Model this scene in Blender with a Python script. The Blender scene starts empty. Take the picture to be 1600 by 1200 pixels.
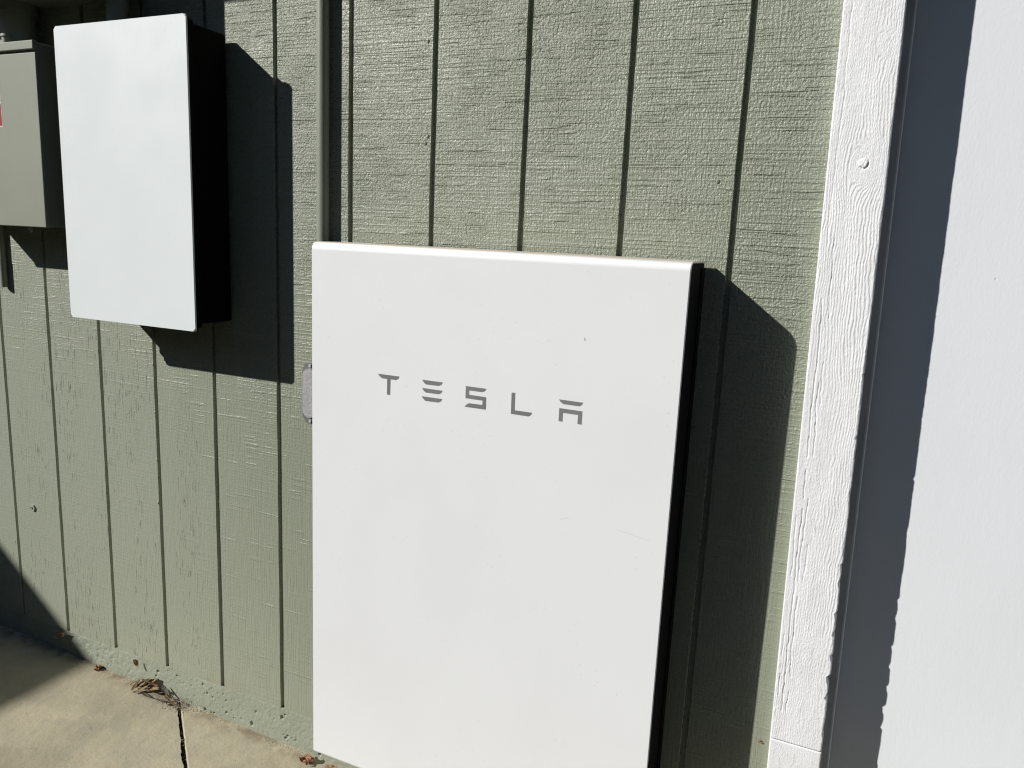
import bpy, bmesh, math, random
import numpy as np
from mathutils import Vector, Matrix

random.seed(7)
rng = np.random.default_rng(11)
R = math.radians
scn = bpy.context.scene
COL = scn.collection

# ------------------------------------------------------------------ camera
cam_d = bpy.data.cameras.new("camera")
cam = bpy.data.objects.new("camera", cam_d)
COL.objects.link(cam)
cam.location = (1.6366, -1.4095, 1.4353)
cam.rotation_euler = (1.3840, -0.0452, 0.4267)
cam_d.sensor_fit = 'HORIZONTAL'
cam_d.sensor_width = 36.0
cam_d.lens = 27.0
cam_d.clip_start = 0.02
cam_d.clip_end = 2000.0
scn.camera = cam

# ------------------------------------------------------------------ sky, sun, exposure
SUN = Vector((1.185, 1.0, -0.896))            # direction the light travels
world = bpy.data.worlds.new("World")
scn.world = world
world.use_nodes = True
wt = world.node_tree
for n in list(wt.nodes):
    wt.nodes.remove(n)
sky = wt.nodes.new("ShaderNodeTexSky")
sky.sky_type = 'NISHITA'
sky.sun_disc = False
sky.sun_elevation = math.atan2(0.896, math.hypot(1.185, 1.0))
sky.sun_rotation = math.atan2(-1.185, -1.0)
sky.altitude = 0.0
sky.air_density = 1.0
sky.dust_density = 0.1
sky.ozone_density = 2.5
bg = wt.nodes.new("ShaderNodeBackground")
bg.inputs["Strength"].default_value = 0.05
wo = wt.nodes.new("ShaderNodeOutputWorld")
wt.links.new(sky.outputs[0], bg.inputs["Color"])
wt.links.new(bg.outputs[0], wo.inputs["Surface"])

sun_d = bpy.data.lights.new("sun", 'SUN')
sun_d.energy = 5.0
sun_d.angle = R(0.53)
sun_d.color = (1.0, 0.975, 0.935)
sun = bpy.data.objects.new("sun", sun_d)
COL.objects.link(sun)
sun.location = (-6, -5, 6)
sun.rotation_euler = SUN.to_track_quat('-Z', 'Y').to_euler()

vs = scn.view_settings
vs.view_transform = 'Standard'
vs.look = 'None'
vs.exposure = 0.0
vs.gamma = 1.0
vs.use_curve_mapping = False
scn.cycles.use_denoising = True
scn.cycles.max_bounces = 6
scn.cycles.filter_width = 1.2

# ------------------------------------------------------------------ material helpers
class G:
    """tiny node-graph builder"""
    def __init__(self, name, planar=False):
        self.m = bpy.data.materials.new(name)
        self.m.use_nodes = True
        self.t = self.m.node_tree
        self.b = self.t.nodes["Principled BSDF"]
        self.pos = self.t.nodes.new("ShaderNodeTexCoord").outputs["Object"]
        self.planar = planar
        self.xyz = self.pos
        if planar:                                # pattern laid out on the XZ plane: cheaper 2-D noise
            a = self.t.nodes.new("ShaderNodeSeparateXYZ"); b = self.t.nodes.new("ShaderNodeCombineXYZ")
            self.t.links.new(self.pos, a.inputs[0])
            self.t.links.new(a.outputs[0], b.inputs[0]); self.t.links.new(a.outputs[2], b.inputs[1])
            self.pos = b.outputs[0]
    def put(self, sock, v):
        if hasattr(v, "is_linked") or isinstance(v, bpy.types.NodeSocket):
            self.t.links.new(v, sock)
        else:
            sock.default_value = v
    def math(self, op, a, b=0.0, c=0.0, clamp=False):
        n = self.t.nodes.new("ShaderNodeMath"); n.operation = op; n.use_clamp = clamp
        self.put(n.inputs[0], a); self.put(n.inputs[1], b); self.put(n.inputs[2], c)
        return n.outputs[0]
    def add(self, *a):
        r = a[0]
        for x in a[1:]:
            r = self.math('ADD', r, x)
        return r
    def mul(self, a, b): return self.math('MULTIPLY', a, b)
    def mapv(self, scale, loc=(0, 0, 0), rot=(0, 0, 0), src=None):
        if self.planar:
            scale = (scale[0], scale[2], 1.0); loc = (loc[0] + 3.1 * loc[1], loc[2] + 1.7 * loc[1], 0)
        n = self.t.nodes.new("ShaderNodeMapping")
        self.put(n.inputs["Vector"], src or self.pos)
        n.inputs["Scale"].default_value = scale
        n.inputs["Location"].default_value = loc
        n.inputs["Rotation"].default_value = rot
        return n.outputs[0]
    def noise(self, scale=(1, 1, 1), detail=2.0, rough=0.5, loc=(0, 0, 0), rot=(0, 0, 0), dist=0.0, src=None):
        n = self.t.nodes.new("ShaderNodeTexNoise")
        if self.planar: n.noise_dimensions = '2D'
        self.put(n.inputs["Vector"], self.mapv(scale, loc, rot, src))
        n.inputs["Scale"].default_value = 1.0
        n.inputs["Detail"].default_value = detail
        n.inputs["Roughness"].default_value = rough
        n.inputs["Distortion"].default_value = dist
        return n.outputs["Fac"]
    def voro(self, scale, feature='F1', loc=(0, 0, 0), rand=1.0):
        n = self.t.nodes.new("ShaderNodeTexVoronoi"); n.feature = feature
        if self.planar: n.voronoi_dimensions = '2D'
        self.put(n.inputs["Vector"], self.mapv(scale, loc))
        n.inputs["Scale"].default_value = 1.0
        n.inputs["Randomness"].default_value = rand
        return n.outputs["Distance"]
    def ramp(self, x, a, b, lo=0.0, hi=1.0, smooth=True):
        n = self.t.nodes.new("ShaderNodeMapRange")
        n.interpolation_type = 'SMOOTHSTEP' if smooth else 'LINEAR'
        self.put(n.inputs["Value"], x)
        n.inputs["From Min"].default_value = a; n.inputs["From Max"].default_value = b
        n.inputs["To Min"].default_value = lo; n.inputs["To Max"].default_value = hi
        return n.outputs["Result"]
    def mix(self, f, a, b):
        n = self.t.nodes.new("ShaderNodeMix"); n.data_type = 'RGBA'
        self.put(n.inputs[0], f)
        for s, v in ((n.inputs[6], a), (n.inputs[7], b)):
            if isinstance(v, tuple): s.default_value = (*v, 1.0)
            else: self.put(s, v)
        return n.outputs[2]
    def sep(self):
        n = self.t.nodes.new("ShaderNodeSeparateXYZ"); self.put(n.inputs[0], self.xyz)
        return n.outputs
    def bump(self, h, dist, strength=1.0, normal=None):
        n = self.t.nodes.new("ShaderNodeBump")
        n.inputs["Strength"].default_value = strength
        n.inputs["Distance"].default_value = dist
        self.put(n.inputs["Height"], h)
        if normal is not None: self.put(n.inputs["Normal"], normal)
        self.t.links.new(n.outputs[0], self.b.inputs["Normal"])
        return n.outputs[0]
    def set(self, color=None, rough=None, metal=None, spec=None):
        if color is not None:
            if isinstance(color, tuple): self.b.inputs["Base Color"].default_value = (*color, 1.0)
            else: self.put(self.b.inputs["Base Color"], color)
        if rough is not None: self.put(self.b.inputs["Roughness"], rough)
        if metal is not None: self.b.inputs["Metallic"].default_value = metal
        if spec is not None: self.b.inputs["Specular IOR Level"].default_value = spec
        return self.m

GREEN = (0.270, 0.293, 0.220)
GREEN2 = (0.262, 0.285, 0.213)

def mat_siding():
    g = G("siding_paint", True)
    X, Y, Z = g.sep()
    # rough-sawn face: horizontal blade marks, paint crust, vertical fibre
    upper = g.ramp(g.add(Z, g.mul(X, 0.18)), 0.75, 1.75)              # thicker crust high up
    left = g.ramp(X, -0.05, 0.35, 1.0, 0.0)                           # weathered, grainy boards
    patch = g.ramp(g.noise((7, 7, 4), 2, 0.5), 0.36, 0.62)
    patch2 = g.ramp(g.noise((3.2, 3.2, 3.0), 2, 0.5, loc=(5, 1, 3)), 0.35, 0.65)
    line = g.ramp(g.noise((2.2, 3, 260), 2.0, 0.5), 0.46, 0.72)
    line2 = g.ramp(g.noise((5, 5, 120), 1.0, 0.5, loc=(3, 0, 9)), 0.60, 0.70)
    lmask = g.ramp(g.noise((16, 9, 22), 2, 0.5, loc=(1, 2, 3)), 0.40, 0.62)
    crust = g.noise((225, 120, 170), 3.0, 0.6)
    lump = g.ramp(g.noise((150, 90, 210), 2.0, 0.55, loc=(9, 4, 2)), 0.54, 0.66)
    fibre = g.noise((330, 60, 13), 2.0, 0.55, loc=(2, 0, 0))
    check = g.ramp(g.noise((230, 60, 20), 1.5, 0.5, loc=(7, 3, 1)), 0.66, 0.74)
    cmask = g.ramp(g.noise((11, 9, 2.6), 2, 0.5, loc=(4, 4, 4)), 0.48, 0.62)
    a_line = g.mul(g.add(g.mul(upper, 0.75), 0.25), g.add(g.mul(patch, 0.6), 0.5))
    a_crust = g.mul(g.add(g.mul(upper, 0.75), 0.20), g.add(g.mul(patch2, 0.45), 0.55))
    h = g.add(g.mul(g.mul(line, a_line), 0.33),
              g.mul(g.mul(g.mul(line2, lmask), g.add(g.mul(left, -0.25), g.mul(upper, 0.95), 0.35)), 0.55),
              g.mul(g.mul(crust, a_crust), 1.30),
              g.mul(g.mul(g.mul(lump, a_crust), lmask), 0.42),
              g.mul(fibre, 0.42),
              g.mul(g.mul(g.mul(check, cmask), g.add(g.mul(left, 0.9), 0.12)), -0.95))
    tone = g.noise((2.1, 2, 1.3), 3, 0.55, loc=(8, 8, 1))
    streak = g.noise((26, 10, 1.1), 3, 0.6, loc=(1, 5, 2))
    col = g.mix(g.ramp(tone, 0.3, 0.7), GREEN2, GREEN)
    pale_left = g.ramp(g.add(X, g.mul(Z, 0.25), g.mul(tone, 0.5)), 0.05, 1.35, 1.0, 0.0)     # paler green towards the left and lower boards
    col = g.mix(g.mul(pale_left, 0.85), col, (0.360, 0.384, 0.300))
    col = g.mix(g.mul(g.ramp(streak, 0.52, 0.72), 0.22), col, (0.36, 0.38, 0.31))
    col = g.mix(g.mul(g.mul(g.mul(check, cmask), left), 0.30), col, (0.18, 0.18, 0.135))
    low = g.mul(g.ramp(Z, 0.22, 0.34, 1.0, 0.0), g.ramp(g.noise((14, 9, 20), 3, 0.6), 0.45, 0.65))
    col = g.mix(g.mul(low, 0.25), col, (0.30, 0.28, 0.20))
    g.bump(h, 0.0021)
    return g.set(col, g.ramp(crust, 0.3, 0.7, 0.24, 0.40), spec=0.55)

def mat_paint(name, color, rough=0.45, bump=0.0, scale=200, var=0.06, spec=0.5):
    g = G(name)
    t = g.noise((6, 6, 6), 4, 0.6)
    c2 = tuple(min(1, c * (1 - var * 2)) for c in color)
    col = g.mix(g.ramp(t, 0.35, 0.65), c2, color)
    if bump:
        g.bump(g.noise((scale, scale, scale), 3, 0.6), bump)
    return g.set(col, rough, spec=spec)

def mat_white_metal(name, color, rough, bumpd=0.00012, dust=0.0, cloud=0.4):
    """powder coated / enamelled white sheet with faint handling marks"""
    g = G(name, True)
    dirt = g.ramp(g.noise((5, 5, 3), 3, 0.5), 0.35, 0.80)
    col = g.mix(g.mul(dirt, cloud), color, tuple(c * 0.94 for c in color))
    spots = g.ramp(g.voro((34, 34, 34), loc=(0.3, 0.1, 0.7)), 0.035, 0.055, 1.0, 0.0)
    keep = g.ramp(g.noise((9, 9, 9), 1, 0.5, loc=(3, 3, 3)), 0.60, 0.66)
    col = g.mix(g.mul(g.mul(spots, keep), 0.25), col, (0.45, 0.43, 0.38))
    if dust:                                      # tan dust lying on the level top
        gn = g.t.nodes.new("ShaderNodeNewGeometry"); sp_ = g.t.nodes.new("ShaderNodeSeparateXYZ")
        g.t.links.new(gn.outputs["True Normal"], sp_.inputs[0])
        col = g.mix(g.ramp(sp_.outputs[2], 0.80, 0.99, 0.0, dust), col, (0.56, 0.47, 0.36))
    h = g.add(g.mul(g.noise((2.2, 2.2, 1.6), 1, 0.4), 12.0), g.noise((700, 700, 700), 1, 0.5))
    g.bump(h, bumpd)
    return g.set(col, g.ramp(g.noise((8, 8, 8), 4, 0.6, loc=(5, 5, 5)), 0.3, 0.7, rough - 0.04, rough + 0.05), spec=0.5)

def mat_trim():
    g = G("trim_paint", True)
    X, Y, Z = g.sep()
    col = g.mix(g.ramp(g.noise((40, 40, 9), 4, 0.6), 0.35, 0.7), (0.86, 0.865, 0.87), (0.80, 0.805, 0.815))
    grime = g.mul(g.ramp(g.noise((160, 160, 26), 3, 0.6, loc=(2, 2, 2)), 0.63, 0.72), 0.35)
    col = g.mix(grime, col, (0.55, 0.52, 0.46))
    g.bump(g.noise((520, 300, 220), 3, 0.6), 0.0007)
    return g.set(col, 0.5, spec=0.45)

def mat_door():
    g = G("door_paint", True)
    col = g.mix(g.ramp(g.noise((3, 3, 2), 4, 0.6), 0.35, 0.7), (0.775, 0.805, 0.828), (0.758, 0.786, 0.808))
    pit = g.ramp(g.voro((26, 26, 26)), 0.03, 0.06, 1.0, 0.0)
    pk = g.ramp(g.noise((9, 9, 9), 1, 0.5, loc=(1, 7, 3)), 0.73, 0.75)
    h = g.add(g.mul(g.noise((230, 230, 150), 3, 0.6), 0.5), g.mul(g.noise((60, 60, 24), 3, 0.55), 0.35),
              g.mul(g.mul(pit, pk), -1.5))
    col = g.mix(g.mul(g.mul(pit, pk), 0.5), col, (0.3, 0.29, 0.27))
    g.bump(h, 0.00042)
    return g.set(col, 0.48, spec=0.4)

def mat_concrete():
    g = G("concrete")
    X, Y, Z = g.sep()
    n1 = g.noise((4.5, 4.5, 4.5), 6, 0.62)
    n2 = g.noise((11, 11, 11), 5, 0.6, loc=(4, 1, 2), dist=0.6)
    n3 = g.noise((160, 160, 160), 3, 0.6)
    col = g.mix(g.ramp(n1, 0.32, 0.68), (0.370, 0.330, 0.232), (0.515, 0.460, 0.325))
    col = g.mix(g.mul(g.ramp(n2, 0.46, 0.70), 0.5), col, (0.345, 0.322, 0.262))
    col = g.mix(g.mul(g.ramp(g.noise((16, 16, 16), 4, 0.6, loc=(9, 2, 4)), 0.60, 0.72), 0.35), col, (0.56, 0.48, 0.33))
    col = g.mix(g.mul(g.ramp(n3, 0.35, 0.6, 1.0, 0.0), 0.14), col, (0.30, 0.275, 0.22))
    specks = g.mul(g.ramp(g.voro((75, 75, 75)), 0.06, 0.11, 1.0, 0.0), g.ramp(g.noise((23, 23, 23), 1, 0.5), 0.55, 0.6))
    col = g.mix(g.mul(specks, 0.9), col, (0.09, 0.09, 0.07))
    # damp rusty band of dirt washed against the wall
    edge = g.mul(g.ramp(Y, -0.055, -0.005, 0.0, 1.0), g.ramp(g.noise((30, 30, 30), 4, 0.6, loc=(6, 6, 6)), 0.38, 0.62))
    col = g.mix(g.mul(edge, 0.7), col, (0.22, 0.165, 0.11))
    h = g.add(g.mul(n3, 0.28), g.mul(g.noise((45, 45, 45), 4, 0.6), 0.8), g.mul(specks, -0.5))
    g.bump(h, 0.0022)
    return g.set(col, 0.85, spec=0.25)

def mat_leaf(name, c1, c2):
    g = G(name)
    g.pos = g.t.nodes["Texture Coordinate"].outputs["Generated"] if "Texture Coordinate" in g.t.nodes else g.pos
    col = g.mix(g.ramp(g.noise((5, 9, 3), 4, 0.6), 0.3, 0.7), c1, c2)
    g.bump(g.noise((14, 40, 8), 2, 0.5), 0.0006)
    return g.set(col, 0.65, spec=0.3)

M = dict(
    siding=mat_siding(),
    foundation=mat_paint("foundation_paint", (0.315, 0.342, 0.265), 0.6, 0.0012, 170),
    green_box=mat_paint("green_box_paint", (0.268, 0.286, 0.220), 0.6, 0.00012, 500, 0.03),
    green_pipe=mat_paint("green_pipe_paint", (0.270, 0.290, 0.235), 0.45, 0.0003, 260, 0.05),
    cover=mat_white_metal("battery_white", (0.832, 0.842, 0.846), 0.45, 0.00012, 0.8),
    gate=mat_white_metal("cabinet_white", (0.798, 0.840, 0.838), 0.36, 0.00002, 0.0, 0.12),
    black=mat_paint("black_plastic", (0.0045, 0.0045, 0.005), 0.7, 0.0002, 300, 0.06, 0.08),
    grey_print=mat_paint("grey_print", (0.215, 0.22, 0.215), 0.4),
    nick=mat_paint("scratch_grey", (0.22, 0.21, 0.20), 0.6),
    faint=mat_paint("scuff_grey", (0.70, 0.695, 0.68), 0.5),
    trim=mat_trim(),
    door=mat_door(),
    stop=mat_paint("stop_vinyl", (0.60, 0.60, 0.60), 0.4, 0.0002, 120),
    concrete=mat_concrete(),
    soil=mat_paint("joint_soil", (0.20, 0.155, 0.11), 0.95, 0.004, 120, 0.2),
    earth=mat_paint("earth", (0.17, 0.145, 0.105), 0.95, 0.004, 60, 0.2),
    red=mat_paint("label_red", (0.42, 0.035, 0.045), 0.4),
    dark_red=mat_paint("label_dark_red", (0.16, 0.012, 0.014), 0.4),
    label_white=mat_paint("label_white", (0.72, 0.68, 0.66), 0.4),
    steel=mat_paint("zinc", (0.55, 0.55, 0.55), 0.35, 0.0002, 300),
    wood=mat_paint("fence_wood", (0.070, 0.055, 0.042), 0.8, 0.001, 60, 0.2),
    roof=mat_paint("roof_shingle", (0.06, 0.058, 0.056), 0.9, 0.002, 60, 0.15),
    eave=mat_paint("eave_paint", (0.075, 0.070, 0.058), 0.6, 0.0006, 60),
    web=mat_paint("web_grey", (0.42, 0.38, 0.33), 0.9),
    grit=mat_paint("grit_brown", (0.16, 0.115, 0.075), 0.95, 0, 1, 0.3),
    leaf_tan=mat_leaf("leaf_tan", (0.36, 0.26, 0.14), (0.52, 0.41, 0.25)),
    leaf_olive=mat_leaf("leaf_olive", (0.15, 0.12, 0.06), (0.30, 0.24, 0.14)),
    leaf_grey=mat_leaf("leaf_grey", (0.22, 0.20, 0.165), (0.36, 0.33, 0.28)),
    leaf_brown=mat_leaf("leaf_brown", (0.24, 0.105, 0.055), (0.40, 0.22, 0.13)),
)
def mat_cast():
    g = G("cast_aluminium")
    n = g.noise((240, 240, 240), 3, 0.6)
    col = g.mix(g.ramp(n, 0.3, 0.7), (0.40, 0.40, 0.405), (0.58, 0.58, 0.585))
    g.bump(n, 0.0006)
    return g.set(col, 0.38, metal=0.25)
M['cast'] = mat_cast()
M['cast_dark'] = mat_paint("cast_flange", (0.17, 0.17, 0.172), 0.55, 0.0006, 260, 0.1)

# ------------------------------------------------------------------ mesh helpers
def link(name, me, mat, parent=None, smooth=False):
    o = bpy.data.objects.new(name, me)
    COL.objects.link(o)
    if mat is not None and not me.materials:
        me.materials.append(M[mat] if isinstance(mat, str) else mat)
    if smooth:
        me.polygons.foreach_set("use_smooth", [True] * len(me.polygons))
    if parent is not None:
        o.parent = parent
    return o
def from_bm(name, bm, mat, parent=None, smooth=False):
    me = bpy.data.meshes.new(name)
    bmesh.ops.recalc_face_normals(bm, faces=bm.faces)
    bm.to_mesh(me); bm.free()
    return link(name, me, mat, parent, smooth)
def auto_smooth(o, ang=35, flat_big=0.0):
    me = o.data
    me.polygons.foreach_set("use_smooth", [True] * len(me.polygons))
    bm = bmesh.new(); bm.from_mesh(me)
    lim = R(ang)
    for e in bm.edges:
        if len(e.link_faces) == 2 and e.calc_face_angle(0) > lim:
            e.smooth = False
    if flat_big:                                 # keep the broad faces truly flat between their rounded edges
        top = max(f.calc_area() for f in bm.faces)
        for f in bm.faces:
            if f.calc_area() > flat_big * top: f.smooth = False
    bm.to_mesh(me); bm.free()
    return o
def box_bm(bm, x0, x1, y0, y1, z0, z1):
    vs_ = [bm.verts.new((x, y, z)) for x in (x0, x1) for y in (y0, y1) for z in (z0, z1)]
    q = [(0, 1, 3, 2), (4, 6, 7, 5), (0, 4, 5, 1), (2, 3, 7, 6), (0, 2, 6, 4), (1, 5, 7, 3)]
    return [bm.faces.new([vs_[i] for i in f]) for f in q]
def box(name, x0, x1, y0, y1, z0, z1, mat, parent=None, bev=0.0, seg=2):
    bm = bmesh.new()
    box_bm(bm, x0, x1, y0, y1, z0, z1)
    if bev:
        bmesh.ops.bevel(bm, geom=list(bm.edges), offset=bev, segments=seg, profile=0.5, affect='EDGES')
    o = from_bm(name, bm, mat, parent)
    return auto_smooth(o, 35, 0.06) if bev else o
def rounded_plate(name, x0, x1, y0, y1, z0, z1, rad, mat, parent=None, edge=0.0, n=6):
    """plate in the XZ plane with rounded corners, front at y0"""
    pts = []
    for cx, cz, a0 in ((x1 - rad, z1 - rad, 0), (x0 + rad, z1 - rad, 90), (x0 + rad, z0 + rad, 180), (x1 - rad, z0 + rad, 270)):
        for k in range(n + 1):
            a = R(a0 + 90 * k / n)
            pts.append((cx + rad * math.cos(a), cz + rad * math.sin(a)))
    return prism(name, pts, y0, y1, mat, parent, edge)
def prism(name, pts, y0, y1, mat, parent=None, edge=0.0):
    bm = bmesh.new()
    a = [bm.verts.new((x, y0, z)) for x, z in pts]
    b = [bm.verts.new((x, y1, z)) for x, z in pts]
    f = bm.faces.new(a); bm.faces.new(list(reversed(b)))
    n = len(pts)
    for i in range(n):
        bm.faces.new((a[i], b[i], b[(i + 1) % n], a[(i + 1) % n]))
    if edge:
        bmesh.ops.bevel(bm, geom=[e for e in f.edges], offset=edge, segments=3, profile=0.5, affect='EDGES')
    o = from_bm(name, bm, mat, parent)
    return auto_smooth(o, 30, 0.3) if edge or n > 10 else o
def tube(name, p0, p1, r, mat, parent=None, n=24, r1=None):
    p0, p1 = Vector(p0), Vector(p1)
    bm = bmesh.new()
    d = (p1 - p0)
    q = d.to_track_quat('Z', 'Y')
    ra, rb = [], []
    for k in range(n):
        a = 2 * math.pi * k / n
        v = Vector((math.cos(a), math.sin(a), 0))
        ra.append(bm.verts.new(p0 + q @ (v * r)))
        rb.append(bm.verts.new(p1 + q @ (v * (r1 or r))))
    for k in range(n):
        bm.faces.new((ra[k], ra[(k + 1) % n], rb[(k + 1) % n], rb[k]))
    bm.faces.new(ra); bm.faces.new(rb)
    o = from_bm(name, bm, mat, parent)
    return auto_smooth(o, 40)
def thing(name, label, cat, loc, group=None):
    o = bpy.data.objects.new(name, None)
    COL.objects.link(o)
    o.empty_display_size = 0.05
    o['label'] = label; o['category'] = cat
    if group: o['group'] = group
    o["_base"] = 0; del o["_base"]
    return o
def tag(o, label, cat, group=None):
    o['label'] = label; o['category'] = cat
    if group: o['group'] = group
    return o

# numpy value noise
_perm = rng.random((256, 256))
def vnoise(u, v):
    iu = np.floor(u).astype(int); iv = np.floor(v).astype(int)
    fu = u - iu; fv = v - iv
    fu = fu * fu * (3 - 2 * fu); fv = fv * fv * (3 - 2 * fv)
    p = lambda a, b: _perm[a & 255, b & 255]
    return (p(iu, iv) * (1 - fu) + p(iu + 1, iv) * fu) * (1 - fv) + (p(iu, iv + 1) * (1 - fu) + p(iu + 1, iv + 1) * fu) * fv - 0.5
def fbm(u, v, o=4, g=0.5):
    s = 0; a = 1.0
    for k in range(o):
        s = s + a * vnoise(u * 2 ** k + 17.3 * k, v * 2 ** k + 5.1 * k); a *= g
    return s
def grid_mesh(name, X, Y, Z, mat, parent=None, smooth=True):
    """X,Y,Z 2-D arrays -> quad sheet"""
    nr, nc = X.shape
    co = np.stack([X, Y, Z], -1).reshape(-1, 3)
    i = np.arange(nr * nc).reshape(nr, nc)
    f = np.stack([i[:-1, :-1], i[:-1, 1:], i[1:, 1:], i[1:, :-1]], -1).reshape(-1, 4)
    me = bpy.data.meshes.new(name)
    me.vertices.add(len(co)); me.vertices.foreach_set("co", co.ravel())
    me.loops.add(f.size); me.loops.foreach_set("vertex_index", f.ravel().astype(np.int32))
    me.polygons.add(len(f)); me.polygons.foreach_set("loop_start", np.arange(0, f.size, 4, dtype=np.int32))
    me.update(calc_edges=True); me.validate()
    me.polygons.foreach_set("use_smooth", [bool(smooth)] * len(me.polygons))
    return link(name, me, mat, parent)

# ------------------------------------------------------------------ ground and paving
def fz(x): return 0.130 - 0.030 * x           # paving falls gently to the right
gr = bmesh.new()
for v in ((-400, -400, 0.0), (400, -400, 0.0), (400, 400, 0.0), (-400, 400, 0.0)): gr.verts.new(v)
gr.faces.new(gr.verts)
ground = from_bm("ground", gr, "earth"); ground["kind"] = "structure"
# move ground below paving
ground.location.z = -0.06

paving = bmesh.new()
for v in ((-3.95, 0.30), (4.6, 0.30), (4.6, -3.6), (-3.95, -3.6)):
    paving.verts.new((v[0], v[1], fz(v[0]) - 0.045))
paving.faces.new(paving.verts)
paving = from_bm("pavement", paving, "soil"); paving["kind"] = "structure"

def crack(t):        # straight control joint running out from the wall
    return np.array([0.089, -0.0520]) + t * np.array([0.776, -0.631])
NRM = np.array([0.631, 0.776])                 # to the right of the joint
ts = np.concatenate([np.arange(-0.095, 0.9, 0.0045), np.arange(0.9, 5.6, 0.06)])
rag = 0.0030 * vnoise(ts * 90, ts * 0 + 3.3) + 0.007 * np.clip(vnoise(ts * 28, ts * 0 + 8.1), -0.5, 0.2) + 0.004 * vnoise(ts * 9, ts * 0 + 1.2)
rag[:22] += np.linspace(0.006, 0, 22)
edgeL = np.array([crack(t) for t in ts]) + np.outer(rag - 0.0040, NRM)
edgeR = np.array([crack(t) for t in ts]) + np.outer(0.0095 + 0.0009 * vnoise(ts * 120, ts * 0), NRM)
def slab(name, edge, far, label=None):
    """paving slab: joint edge poly + outer corners, rounded lip at the joint"""
    bm = bmesh.new()
    side = -1 if far[0][0] < 0 else 1
    n2 = NRM * side
    rings = []
    for off, dz in ((0.0, -0.045), (0.0, -0.0035), (0.0012, -0.0010), (0.0035, 0.0)):
        rings.append([bm.verts.new((e[0] + n2[0] * off, e[1] + n2[1] * off, fz(e[0]) + dz)) for e in edge])
    for a, b in zip(rings[:-1], rings[1:]):
        for i in range(len(edge) - 1):
            bm.faces.new((a[i], a[i + 1], b[i + 1], b[i]))
    top = rings[-1]
    outer = [bm.verts.new((x, y, fz(x))) for x, y in far]
    bm.faces.new(top + outer)
    o = from_bm(name, bm, "concrete", paving)
    return o
slab("slab", edgeL, [(4.3, -3.55), (-3.92, -3.55), (-3.92, 0.28), (-0.01, 0.28)])
slab("slab", edgeR, [(4.55, -3.5), (4.55, 0.28), (0.02, 0.28)])

# ------------------------------------------------------------------ the house
house = thing("house", "house wall of sage green grooved boards with white trimmed doorway", "house", (0, 0, 0))
S = 0.2032
G0 = -0.6117
SB = 0.219                                     # bottom of the siding
WT = 2.50
wall = box("wall", -3.9, 1.64, 0.0085, 0.10, SB + 0.001, WT, "siding", house)
gz = np.concatenate([np.arange(SB, 1.98, 0.012), [2.1, WT]])
def plank(x0, x1, k):
    """one board face between two grooves, edges a little wavy and eased"""
    l = x0 + 0.0011 * vnoise(gz * 9, gz * 0 + k * 3.7) + 0.0010 * vnoise(gz * 45, gz * 0 + k * 1.9)
    r = x1 + 0.0011 * vnoise(gz * 9, gz * 0 + k * 5.3) + 0.0010 * vnoise(gz * 45, gz * 0 + k * 7.7)
    zb = gz.copy()
    prof = [(0, 0.0085, 0), (0, 0.0012, 0), (0.0009, 0.0, 0)]
    cols = []
    for dx, y, _ in prof: cols.append((l + dx, np.full_like(l, y)))
    for dx, y, _ in reversed(prof): cols.append((r - dx, np.full_like(r, y)))
    Xa = np.stack([c[0] for c in cols], 1); Ya = np.stack([c[1] for c in cols], 1)
    Za = np.repeat(zb[:, None], Xa.shape[1], 1)
    # bottom lip turned back
    Xa = np.vstack([Xa[:1], Xa]); Ya = np.vstack([np.full((1, Xa.shape[1]), 0.0085), Ya]); Za = np.vstack([Za[:1], Za])
    return grid_mesh("plank", Xa, Ya, Za, "siding", wall, smooth=False)
GW = 0.0052
for k in range(-16, 11):
    a = G0 + k * S + GW
    b = G0 + (k + 1) * S - GW
    if k == 10: b = 1.600
    plank(a, b, k)
# siding nails driven beside the grooves
for i, (x, z) in enumerate([(-0.009, 1.075), (-0.009, 0.947), (-0.009, 0.818), (-0.011, 0.698), (0.793, 1.815), (0.797, 1.632), (0.792, 1.619), (1.386, 1.55), (1.008, 1.70)]):
    bm = bmesh.new()
    bmesh.ops.create_icosphere(bm, subdivisions=2, radius=0.0034)
    for v in bm.verts: v.co = Vector((v.co.x + x, v.co.y * 0.45 - 0.0004, v.co.z * 1.25 + z))
    from_bm("nail_head", bm, "siding", wall, True)

# foundation: painted concrete with bug holes
xs = np.arange(-0.95, 0.80, 0.0021); zs = np.linspace(0.080, SB + 0.0005, 62)
FX, FZ = np.meshgrid(xs, zs)
FY = 0.0022 + 0.0010 * fbm(FX * 9, FZ * 9, 4) + 0.0009 * fbm(FX * 120, FZ * 120, 2)
rough_left = np.clip((0.02 - FX) / 0.25, 0, 1) * np.clip((FX + 0.42) / 0.08, 0, 1)
FY += rough_left * 0.0035 * np.clip(fbm(FX * 70, FZ * 90, 3) - 0.05, 0, 1)
for i in range(150):
    px = rng.uniform(-0.05, 0.78) if i < 115 else rng.uniform(-0.9, 0.0)
    pz = rng.uniform(0.118, 0.208); rr = rng.choice([0.0016, 0.0022, 0.003, 0.0042], p=[.42, .33, .18, .07])
    st = rng.uniform(0.7, 1.6)
    d = np.sqrt((FX - px) ** 2 + ((FZ - pz) / st) ** 2) / rr
    FY = np.maximum(FY, np.where(d < 1.0, FY + rr * 1.5 * np.sqrt(np.clip(1 - d * d, 0, 1)), FY))
lip = np.clip((FZ - (SB - 0.006)) / 0.006, 0, 1)
FY = FY + lip * 0.0025 * (0.4 + fbm(FX * 25, FZ * 0, 2))
FY += np.where(FX > -0.30, -0.0015, 0) * np.clip((SB - FZ) / 0.06, 0, 1)
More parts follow.
